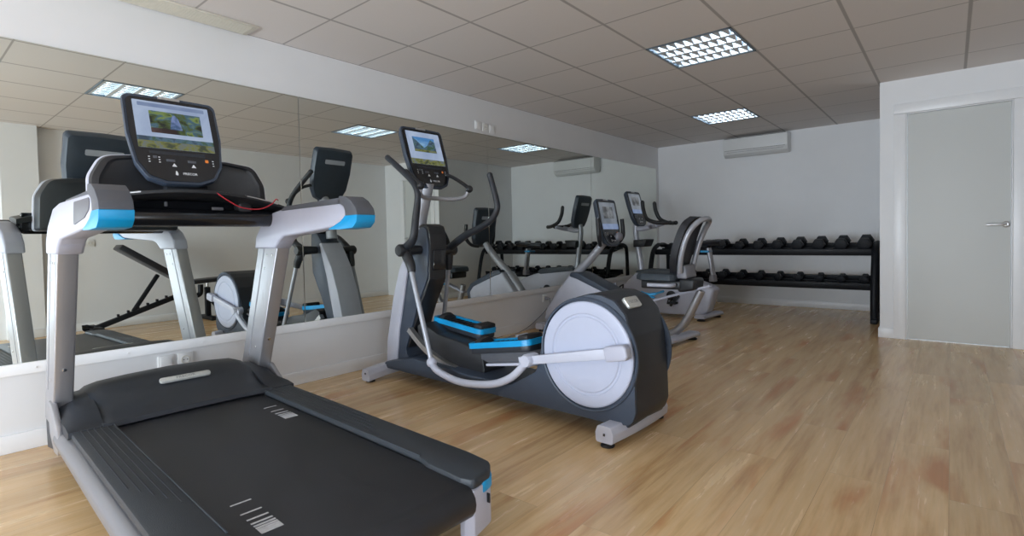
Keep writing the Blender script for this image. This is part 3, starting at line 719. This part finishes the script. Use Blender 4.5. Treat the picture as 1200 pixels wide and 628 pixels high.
# fixed grips around the console
gr = MB().tube([(.625, -.215, 1.345), (.60, -.20, 1.295), (.56, -.13, 1.275), (.50, 0, 1.280), (.56, .13, 1.275), (.60, .20, 1.295), (.625, .215, 1.345)], .0145, 12).build('fixed_grip_bar', M['silver_metal'], el)
for s in (-1, 1):
    MB().tube([(.39, s*.15, 1.47), (.46, s*.19, 1.45), (.56, s*.208, 1.395), (.625, s*.215, 1.352)], .013, 12).ball((.628, s*.216, 1.345), .027).build('heart_rate_grip', M['black'], gr)
# moving arms; each with handle, rod, floor arm, beam and pedal
def arm_set(s, tip, bends, hub, sock, foot, low, knuckle, pin, ped, tilt):
    v = s*.215
    V = lambda p, dv=0: (p[0], v+s*dv, p[1])
    hd = MB().tube([V(sock, .01), V(hub, .0), *[V(b, .01) for b in bends], V(tip, -.0)], [.026, .030, .027, .024, .021, .021, .021, .020], 14, sub=8).ball(V(tip), .0205)
    hd = hd.build('moving_handle', M['charcoal'], el)
    MB().lathe([(.0, -.14), (.030, -.135), (.036, -.04), (.038, .0), (.042, .015), (.042, .045), (.034, .056), (0, .058)], (hub[0], v, hub[1]), (0, s, 0), 20).build('pivot_hub', M['black'], hd)
    so = MB().tube([V(hub), V(sock, .005), V((sock[0]+(sock[0]-hub[0])*.25, sock[1]-.05), .01)], [.034, .032, .026], 14)
    so.build('rod_socket', M['black'], hd)
    rod = MB().tube([V((sock[0], sock[1]), .01), V(foot, .035)], .0165, 14)
    note(rod.build('rod', M['silver_metal'], el), 'silver rod below the moving handle')
    la = MB().tube([V(foot, .035), *[V(q, .05) for q in low], V(knuckle, .06)], .0215, 14).ball(V(foot, .035), .033).lathe([(.02, -.05), (.034, -.045), (.036, .03), (.03, .045), (0, .046)], V(knuckle, .04), (0, s, 0), 18)
    note(la.build('floor_arm', M['silver_light'], el), 'curved silver arm near the floor')
    dx, dz = pin[0]-knuckle[0], pin[1]-knuckle[1]
    L_ = math.hypot(dx, dz); nx, nz = -dz/L_, dx/L_
    st = (knuckle[0]-dx*.12, knuckle[1]-dz*.12)
    be = MB().prism([(st[0]+nx*.022, st[1]+nz*.022), (pin[0]+nx*.026, pin[1]+nz*.026), (pin[0]-nx*.026, pin[1]-nz*.026), (st[0]-nx*.022, st[1]-nz*.022)], v+s*.030, v+s*.058, 'y', .006)
    be = be.build('pedal_beam', M['silver_light'], el)
    ang = math.atan2(dz, dx)
    cp = MB().prism(rounded([(-.075, -.036), (.03, -.036), (.045, -.02), (.045, .02), (.03, .036), (-.075, .036)], .015, 4), -.02, .03, 'y', .010, seg=3)
    cp.xf(Matrix.Translation((pin[0], v+s*.055, pin[1])) @ Matrix.Rotation(-ang, 4, 'Y')).build('crank_cap', M['white_shell'], be)
    # pedal
    pm = Matrix.Translation((ped[0], s*.105, ped[1])) @ Matrix.Rotation(R(tilt), 4, 'Y')
    pl_ = [(-.25, -.06), (-.22, -.085), (.20, -.085), (.25, -.07), (.25, .07), (.20, .085), (-.22, .085), (-.25, .06)]
    pr = rounded(pl_, .075, 5)
    pd = MB().prism([(p[0]*.97, p[1]*.94) for p in pr], -.045, .006, 'z', .006).xf(pm).build('pedal', M['charcoal'], el)
    rim = MB()
    inner = [(p[0]*.93, p[1]*.80) for p in pr]
    n = len(pr)
    rim.loft([[(*p, -.012) for p in pr], [(*p, .020) for p in pr], [(*p, .022) for p in [(q[0]*.985, q[1]*.96) for q in pr]], [(*p, .020) for p in inner], [(*p, .006) for p in inner]], caps=False)
    note(rim.xf(pm).build('pedal_rim', M['cyan'], pd), 'bright blue rim of the pedal')
    toe = MB().loft([[(-.20+.025*i, .055*math.cos(t)*1.1, .012+(.042 if i == 1 else .03)*max(0, math.sin(t))) for t in [math.pi*j/8 for j in range(9)]]+[(-.20+.025*i, 0, .004)] for i in range(3)])
    toe.box((.20, 0, .030), (.08, .14, .035), .012)
    for k in range(7): toe.box((-.10+k*.04, 0, .009), (.008, .11, .006), .001)
    toe.xf(pm).build('foot_grip', M['rubber'], pd)
    sup = MB().prism([(-.16, -.045), (.26, -.045), (.30, -.075), (.28, -.105), (-.10, -.105), (-.16, -.08)], -.06, .06, 'y', .008)
    sup.xf(pm).build('pedal_carrier', M['grey_dark'], pd)
    note(MB().span((-.12, -.065, -.122), (.30, .065, -.106), .004).xf(pm).build('carrier_plate', M['silver_light'], pd), 'pale plate under the pedal')
arm_set(-1, (.275, 1.565), [(.545, 1.00), (.580, 1.14), (.605, 1.27), (.585, 1.345), (.50, 1.42)], (.44, .925), (.505, .83), (.735, .215), [(.81, .175), (1.01, .140), (1.265, .168), (1.43, .235)], (1.555, .345), (2.105, .455), (1.24, .372), -9)
arm_set(1, (.835, 1.425), [(.56, 1.015), (.70, 1.062), (.83, 1.12), (.885, 1.19), (.880, 1.26)], (.40, .915), (.385, .82), (.26, .275), [(.36, .23), (.58, .20), (.80, .22), (.96, .27)], (1.08, .325), (1.66, .367), (.66, .402), 6)
# roller ramp with silver tracks
rp = MB().prism(rounded([(.40, .40), (.46, .42), (.62, .36), (.85, .33), (1.04, .28), (1.06, .16), (.95, .12), (.62, .13), (.42, .25)], .03, 3), -.10, .10, 'y', .01)
rp.build('ramp', M['black'], el)
for s in (-1, 1):
    pth = catmull([(.34, s*.115, .365), (.50, s*.115, .255), (.68, s*.115, .185), (.91, s*.115, .140)], 6)
    t = MB().loft([[(p.x-.012, p.y-.018, p.z-.012), (p.x-.012, p.y+.018, p.z-.012), (p.x+.012, p.y+.018, p.z+.016), (p.x+.012, p.y-.018, p.z+.016)] for p in pth])
    note(t.build('ramp_track', M['alu'], el), 'silver curved track on the ramp')

# ------------------------------------------------------------------ recumbent bike
rk = thing('recumbent_bike', 'recumbent exercise bike with a tall backrest, behind the elliptical trainer', 'exercise bike', (0, 4.67, 0))
sh = rounded([(.14, .10), (.17, .22), (.33, .43), (.47, .60), (.56, .612), (.95, .445), (1.02, .36), (.98, .20), (.80, .10)], [.03, .08, .1, .03, .06, .06, .05, .05, .03], 4)
MB().prism(sh, -.12, .12, 'y', .03, seg=3).build('front_shroud', M['silver_light'], rk)
band = [(.475, .585), (.50, .630), (.585, .622), (.96, .458), (1.035, .365), (.995, .20), (.955, .215), (.985, .35), (.925, .418), (.57, .560)]
note(MB().prism(rounded(band, .03, 3), -.128, .128, 'y', .012).build('shroud_band', M['charcoal_blue'], rk), 'dark blue band along the shroud')
MB().tube([(.15, 0, .20), (.30, 0, .41), (.48, 0, .60), (.66, 0, .76), (.82, 0, .93)], [.046, .046, .044, .042, .038], 18).build('mast', M['silver_metal'], rk)
console(rk, (.925, .890, .02), (.835, 1.362), .195, 'mono', dim=True)
for s in (-1, 1):
    MB().tube([(.84, s*.10, .90), (.88, s*.18, .92), (.905, s*.235, .985), (.905, s*.245, 1.06), (.895, s*.245, 1.165)], [.016, .019, .022, .022, .020], 12).build('console_grip', M['black'], rk)
MB().ball((.955, .07, .985), (.03, .06, .045), 16).build('grip_hub', M['grey_mid'], rk)
MB().tube([(.50, 0, .12), (.85, 0, .075), (1.15, 0, .065), (1.36, 0, .065)], .035, 14).build('low_beam', M['silver'], rk)
ub = MB().tube([(1.215, 0, .42), (1.26, 0, .27), (1.33, 0, .115), (1.40, 0, .070), (1.50, 0, .068), (1.58, 0, .115), (1.67, 0, .225), (1.80, 0, .49)], .036, 16, sub=8)
note(ub.build('seat_frame', M['silver'], rk), 'curved silver tube frame below the seat')
sr = MB().prism([(1.19, .315), (1.89, .525), (1.885, .548), (1.185, .338)], -.035, .035, 'y', .006)
note(sr.build('seat_rail', M['white_shell'], rk), 'pale sloping seat rail')
ft = MB().loft([[(1.60+p[0]*1.3+.18*v*.6, v, .012+p[1]*.55) for p in sec] for v in (-.26, -.24, -.1, 0, .1, .24, .26)])
ft = ft.build('rear_foot_bar', M['silver_light'], rk)
for s in (-1, 1): MB().lathe([(.045, .0), (.048, .01), (.03, .02)], (1.60+.108*s*.24, s*.22, 0), (0, 0, 1), 18).build('foot_pad', M['rubber'], ft)
ff = MB().loft([[(.18+p[0], v, .0+p[1]*.8) for p in sec] for v in (-.26, -.24, 0, .24, .26)]).build('front_foot_bar', M['silver_light'], rk)
for s in (-1, 1): MB().lathe([(.03, .0), (.033, .01), (.025, .03)], (.18, s*.21, 0), (0, 0, 1), 18).build('foot_pad', M['rubber'], ff)
cu = MB().loft([[(1.43+x*k, y*k, z) for x, y in rounded([(-.20, -.12), (-.12, -.20), (.17, -.21), (.20, -.17), (.20, .17), (.17, .21), (-.12, .20), (-.20, .12)], .04, 3)] for k, z in ((.88, .575), (1.0, .585), (1.0, .615), (.94, .640), (.80, .648))])
cu.build('seat_cushion', M['seat_grey'], rk)
MB().span((1.28, -.13, .50), (1.66, .13, .578), .015).build('seat_carrier', M['black'], rk)
for s in (-1, 1):
    MB().tube([(1.62, s*.16, .545), (1.60, s*.225, .545), (1.52, s*.235, .545), (1.40, s*.235, .545)], .017, 12).build('seat_grip', M['silver_light'], rk)
MB().prism(rounded([(1.62, .47), (1.78, .50), (1.79, .60), (1.64, .60)], .035, 5), -.12, .12, 'y', .03, seg=4).build('rail_carriage', M['black'], rk)
MB().prism(rounded([(1.60, .60), (1.72, .60), (1.70, .72), (1.63, .72)], .015), -.12, .12, 'y', .012).build('backrest_bracket', M['grey_mid'], rk)
bl_ = MB().tube([(1.33, -.22, .47), (1.40, -.23, .455), (1.47, -.22, .465)], .014, 10).tube([(1.35, -.17, .44), (1.44, -.18, .425)], .010, 10).tube([(1.47, -.22, .465), (1.50, -.12, .48)], .010, 10)
note(bl_.build('adjuster_lever', M['cyan_soft'], rk), 'blue seat adjuster lever')
# backrest: dark padded shell in a silver hoop
ctr = [(1.615, .63), (1.63, .75), (1.665, .88), (1.705, 1.0), (1.750, 1.09), (1.80, 1.140)]
wid = [.125, .170, .185, .180, .160, .110]
sh_s = []
for (u, z), w in zip(catmull([(a, 0, b) for a, b in ctr], 4)and [(q.x, q.z) for q in catmull([(a, 0, b) for a, b in ctr], 4)], [q.x for q in catmull([(w, 0, 0) for w in wid], 4)]):
    sh_s.append([(u-.030+.045*(y/w)**2*.0+(-.02 if abs(y) > .8*w else 0), y, z+.012) for y in [w*math.sin(R(a)) for a in (-90, -60, -30, 0, 30, 60, 90)]]+[(u+.012, y, z) for y in [w*math.sin(R(a)) for a in (90, 60, 30, 0, -30, -60, -90)]])
MB().loft(sh_s).build('backrest', M['vinyl'], rk)
hp = [(1.665, -.145, .655), (1.685, -.172, .78), (1.725, -.182, .92), (1.775, -.172, 1.03), (1.828, -.130, 1.100), (1.852, -.06, 1.122), (1.857, 0, 1.126)]
hp = hp+[(a, -b, c) for a, b, c in hp[-2::-1]]
note(MB().tube(hp, .024, 12).build('backrest_hoop', M['silver_metal'], rk), 'silver tube hoop behind the backrest')
for s in (-1, 1):
    cr_ = MB().box((.80+.09*s, s*.150, .33+.10*s), (.03, .02, .18), .005, Matrix.Rotation(R(-25*s if s > 0 else 155), 3, 'Y')).build('crank', M['grey_mid'], rk)
    px_, pz_ = (.80+.13*s, .33+.085*s)
    pe = MB().prism(rounded([(-.05, -.012), (.05, -.012), (.05, .012), (-.05, .012)], .006), min(s*.155, s*.255), max(s*.155, s*.255), 'y', .004)
    pe.tube([(-.04, s*.16, .01), (-.03, s*.17, .055), (-.01, s*.205, .075), (-.03, s*.24, .055), (-.04, s*.25, .01)], .008, 8)
    pe.xf(Matrix.Translation((px_, 0, pz_))).build('pedal', M['rubber'], rk)

# ------------------------------------------------------------------ upright bike
uk = thing('upright_bike', 'upright exercise bike with a small saddle, at the far end of the mirror', 'exercise bike', (0, 6.17, 0))
us = rounded([(.24, .06), (.24, .28), (.34, .42), (.48, .535), (.60, .55), (1.00, .505), (1.18, .46), (1.36, .40), (1.44, .36), (1.36, .10), (1.30, .05), (.9, .035)], [.03, .06, .08, .05, .05, .05, .06, .05, .04, .04, .03, .03], 4)
MB().prism(us, -.11, .11, 'y', .03, seg=3).build('side_shell', M['silver_light'], uk)
tp = rounded([(.46, .53), (.62, .512), (1.04, .470), (1.10, .492), (1.04, .540), (.86, .566), (.60, .572), (.50, .56)], .025, 3)
note(MB().prism(tp, -.125, .125, 'y', .025, seg=3).build('top_cover', M['seat_grey'], uk), 'dark slate cover along the top')
MB().tube([(.50, 0, .50), (.475, 0, .68), (.44, 0, .90), (.42, 0, 1.05), (.43, 0, 1.16)], [.045, .036, .034, .034, .032], 16).build('mast', M['silver_metal'], uk)
console(uk, (.505, 1.110, .01), (.380, 1.552), .190, 'mono', dim=True)
at_ = MB().prism(rounded([(.44, .845), (.58, .850), (.62, .945), (.44, .935)], .012), -.115, .115, 'y', .01)
at_.build('bottle_tray', M['black'], uk)
hbk = MB().tube([(.43, 0, 1.08), (.50, 0, 1.075), (.60, 0, 1.09), (.70, 0, 1.115)], .030, 14).tube([(.70, -.20, 1.13), (.66, -.10, 1.105), (.64, 0, 1.095), (.66, .10, 1.105), (.70, .20, 1.13)], .022, 12)
hbk = hbk.build('handlebar_stem', M['silver_light'], uk)
for s in (-1, 1):
    MB().tube([(.60, s*.17, 1.40), (.615, s*.175, 1.30), (.66, s*.19, 1.20), (.74, s*.19, 1.155), (.83, s*.15, 1.138), (.915, s*.085, 1.138)], .024, 12, sub=8).ball((.915, s*.085, 1.138), .026).ball((.60, s*.17, 1.40), .021).build('handlebar', M['black'], hbk)
for dv in (-.028, .028):
    note(MB().tube([(1.345, dv, .83), (1.40, dv, .45)], .020, 12, smooth=False).build('seat_post', M['silver_metal'], uk), 'silver seat post tube')
note(MB().box((1.315, 0, .79), (.10, .14, .024), .008).build('seat_lever', M['cyan_soft'], uk), 'blue lever under the saddle')
MB().prism(rounded([(1.355, .44), (1.425, .44), (1.415, .52), (1.365, .52)], .012), -.05, .05, 'y', .01).build('post_collar', M['grey_mid'], uk)
sd_ = []
for u, w, z in ((1.10, .025, .875), (1.14, .045, .885), (1.22, .060, .888), (1.30, .095, .890), (1.38, .125, .898), (1.46, .128, .905), (1.50, .10, .90)):
    sd_.append([(u, w*math.cos(t), z+(.028 if math.sin(t) > 0 else .045)*math.sin(t)) for t in [2*math.pi*j/16 for j in range(16)]])
MB().loft(sd_).build('saddle', M['vinyl'], uk)
ub_ = MB().loft([[(1.34+p[0]*1.3+.22*v*.5, v, .012+p[1]*.5) for p in sec] for v in (-.24, -.22, 0, .22, .24)]).build('rear_foot_bar', M['silver_light'], uk)
for s in (-1, 1): MB().lathe([(.045, .0), (.048, .01), (.03, .02)], (1.34+.11*s*.2, s*.2, 0), (0, 0, 1), 18).build('foot_pad', M['rubber'], ub_)
uf = MB().loft([[(.34+p[0], v, p[1]*.8) for p in sec] for v in (-.24, -.22, 0, .22, .24)]).build('front_foot_bar', M['silver_light'], uk)
for s in (-1, 1): MB().lathe([(.03, .0), (.033, .01), (.025, .03)], (.34, s*.2, 0), (0, 0, 1), 18).build('foot_pad', M['rubber'], uf)
for s in (-1, 1):
    MB().box((.93-.05*s, s*.135, .26-.055*s*-1), (.028, .02, .17), .005, Matrix.Rotation(R(40), 3, 'Y')).build('crank', M['black'], uk)
    px_, pz_ = .93+.045*-s, .26+.075*s
    pe = MB().prism(rounded([(-.05, -.012), (.05, -.012), (.05, .012), (-.05, .012)], .006), min(s*.14, s*.24), max(s*.14, s*.24), 'y', .004)
    pe.tube([(-.04, s*.15, .01), (-.03, s*.16, .05), (-.01, s*.19, .07), (-.03, s*.225, .05), (-.04, s*.235, .01)], .008, 8)
    pe.xf(Matrix.Translation((px_, 0, pz_))).build('pedal', M['rubber'], uk)
MB().lathe([(.06, 0), (.06, .012), (.03, .02), (0, .02)], (.93, -.11, .26), (0, -1, 0), 24).build('crank_boss', M['black'], uk)

# ------------------------------------------------------------------ dumbbell rack
rx0, rx1 = .32, 2.905
rc_ = thing('dumbbell_rack', 'long black two-tier dumbbell rack along the far wall', 'rack', ((rx0+rx1)/2, 7.12, 0))
hw = (rx1-rx0)/2
for s in (-1, 1):
    x = s*(hw-.02)
    e = MB().tube([(x, -.40, .03), (x, -.405, .30), (x, -.30, .72), (x, -.14, .845), (x, .0, .85)], .026, 10, sub=6, flat=1.3)
    e.tube([(x, .0, .85), (x, .16, .83), (x, .22, .70), (x, .24, .03)], .026, 10, sub=6, flat=1.3).box((x, -.08, .03), (.06, .76, .05), .008)
    e.build('end_frame', M['rack'], rc_)
def shelf(zc, tilt):
    sb_ = MB().box((0, 0, 0), (2*hw-.06, .34, .012), .002)
    sb_.box((0, -.17, .012), (2*hw-.06, .02, .075), .004).box((0, .17, .02), (2*hw-.06, .02, .07), .004)
    sb_.box((0, -.06, .012), (2*hw-.06, .012, .02), .002).box((0, .06, .012), (2*hw-.06, .012, .02), .002)
    return sb_.xf(Matrix.Translation((0, -.06, zc)) @ Matrix.Rotation(R(tilt), 4, 'X')).build('shelf', M['rack'], rc_)
ZT_, ZB_, TL = .775, .395, 10
shelf(ZT_, TL); shelf(ZB_, TL)
nth = ['first', 'second', 'third', 'fourth', 'fifth', 'sixth', 'seventh', 'eighth', 'ninth', 'tenth', 'eleventh']
def hexagon(r): return [(r*math.cos(R(60*i+30)), r*math.sin(R(60*i+30))) for i in range(6)]
def dumbbell(x, zshelf, r, ln, label, group):
    mt = Matrix.Translation((x, 7.06, zshelf)) @ Matrix.Rotation(R(TL), 4, 'X') @ Matrix.Translation((0, 0, .024+r*.866))
    t = thing('dumbbell', label, 'dumbbell', (x, 7.06, zshelf), 0, group)
    loc = Matrix.Rotation(R(TL), 4, 'X') @ Matrix.Translation((0, 0, .024+r*.866))
    rot30 = Matrix.Rotation(R(30), 4, 'Y')
    note(MB().lathe([(.013, -ln*.3), (.016, -.03), (.0165, 0), (.016, .03), (.013, ln*.3)], (0, 0, 0), (0, 1, 0), 14).xf(loc).build('handle', M['alu'], t), 'bare steel handle')
    for s in (-1, 1):
        hd = MB().prism(hexagon(r), s*ln*.22, s*ln*.5, 'y', r*.16).xf(loc @ rot30)
        hd.lathe([(r*.45, 0), (r*.45, .002), (r*.4, .0025)], loc @ Vector((0, s*ln*.5, 0)), loc.to_3x3() @ Vector((0, s, 0)), 16)
        hd.build('head', M['iron'], t)
for k in range(11):
    big = 1-k/16
    dumbbell(2.775-.2215*k, ZT_, .040+.036*big, .17+.12*big, f'{"large" if k < 4 else "medium"} black hex dumbbell, {nth[k]} from the right on the top rack shelf', 'dumbbells on the top shelf')
for k in range(11):
    big = max(.2, 1-abs(k-7)/11) if k else .5
    dumbbell(2.770-.2200*k, ZB_, .034+.022*big, .13+.07*big, f'small black hex dumbbell, {nth[k]} from the right on the lower rack shelf', 'dumbbells on the lower shelf')

# ------------------------------------------------------------------ weight bench along the opposite wall (seen in the mirror)
BXc = 4.06
bn = thing('weight_bench', 'black adjustable weight bench by the opposite wall, seen in the mirror', 'bench', (BXc, 2.2, 0))
def seg2(p, q, w, h, mb=None):
    """Flat bar from p to q in the bench's side plane (y,z)."""
    mb = mb or MB(); d = Vector((0, q[0]-p[0], q[1]-p[1])); L_ = d.length; a = math.atan2(d.z, d.y)
    return mb.box((0, (p[0]+q[0])/2-2.2, (p[1]+q[1])/2), (w, L_, h), min(w, h)*.2, Matrix.Rotation(a, 3, 'X'))
seg2((1.80, .985), (2.385, .585), .27, .07).build('back_pad', M['vinyl'], bn)
seg2((2.44, .505), (2.955, .530), .28, .05).build('seat_pad', M['vinyl'], bn)
fm = seg2((1.56, .055), (2.40, .345), .06, .06)
for k in range(6):
    y = 1.78+k*.1; fm.box((0, y-2.2, .055+(y-1.56)*.345+.045), (.05, .02, .03), .003)
fm.tube([(0, .18, .335), (0, .32, .345), (0, .42, .33), (0, .47, .36), (0, .475, .47)], .032, 12).build('main_beam', M['rack'], bn)
seg2((2.20, .63), (1.93, .205), .045, .045).build('back_strut', M['rack'], bn)
fp = MB().box((0, .555, .235), (.06, .06, .39), .006).box((0, .555, .03), (.42, .07, .05), .008).tube([(0, .57, .27), (0, .68, .13)], .015, 10)
fp.build('front_post', M['rack'], bn)
note(MB().lathe([(.018, .42), (.018, .49)], (0, .555, 0), (0, 0, 1), 14).build('post_tube', M['chrome'], bn), 'chrome seat height tube')
fe = MB().box((0, -.63, .045), (.46, .06, .06), .008).tube([(-.0, -.66, .07), (0, -.74, .09), (0, -.76, .09)], .016, 10)
for s in (-1, 1): fe.lathe([(.04, 0), (.042, .01), (.042, .03), (.04, .04)], (s*.20-.02, -.68, .043), (1, 0, 0), 20)
fe.build('rear_foot', M['rack'], bn)

# ------------------------------------------------------------------ daylight
wd = bpy.data.worlds.new('sky'); bpy.context.scene.world = wd; wd.use_nodes = True
nt = wd.node_tree; bgd = nt.nodes['Background']
bgd.inputs['Color'].default_value = (.72, .86, 1.0, 1); bgd.inputs['Strength'].default_value = 2.0
def area(name, loc, rot, sx, sy, power, col):
    l = bpy.data.lights.new(name, 'AREA'); l.shape = 'RECTANGLE'; l.size = sx; l.size_y = sy; l.energy = power; l.color = col
    o = bpy.data.objects.new(name, l); C.objects.link(o); o.location = loc; o.rotation_euler = rot; return o
area('window_daylight', ((WX0+WX1)/2, Y0-.25, (WZ0+WZ1)/2), (R(90), 0, 0), WX1-WX0, WZ1-WZ0, 400, (.78, .885, 1.0))
area('side_window_daylight', (XR+.25, (SY0+SY1)/2, (SZ1+.06)/2), (0, R(90), 0), SZ1-.06, SY1-SY0, 26, (.80, .89, 1.0))

# ------------------------------------------------------------------ camera (fitted from the photograph's vanishing lines)
f, cx, cy = 617.9533, 601.838, 296.9838
yaw, pitch, roll = .693023, -.029576, -.020689
cam = bpy.data.cameras.new('camera'); co = bpy.data.objects.new('camera', cam); C.objects.link(co)
c_, s_ = math.cos(yaw), math.sin(yaw)
fwd, right, up = Vector((-s_, c_, 0)), Vector((c_, s_, 0)), Vector((0, 0, 1))
cp_, sp_ = math.cos(pitch), math.sin(pitch)
fwd, up = cp_*fwd+sp_*up, cp_*up-sp_*fwd
cr_, sr_ = math.cos(roll), math.sin(roll)
right, up = cr_*right+sr_*up, cr_*up-sr_*right
mw = Matrix((right, up, -fwd)).transposed().to_4x4(); mw.translation = Vector((3.5135, 0, .9939))
co.matrix_world = mw
cam.sensor_fit = 'HORIZONTAL'; cam.sensor_width = 36; cam.lens = f/1200*36
cam.shift_x = (600-cx)/1200; cam.shift_y = (cy-314)/1200
cam.clip_start = .02
sc_ = bpy.context.scene; sc_.camera = co
sc_.view_settings.view_transform = 'Standard'; sc_.view_settings.look = 'None'
sc_.view_settings.exposure = .1; sc_.view_settings.gamma = 1; sc_.view_settings.use_curve_mapping = False
cy_ = sc_.cycles
cy_.use_denoising = True; cy_.max_bounces = 10; cy_.diffuse_bounces = 5; cy_.glossy_bounces = 5; cy_.transparent_max_bounces = 8
cy_.sample_clamp_indirect = 6; cy_.caustics_reflective = True; cy_.caustics_refractive = False
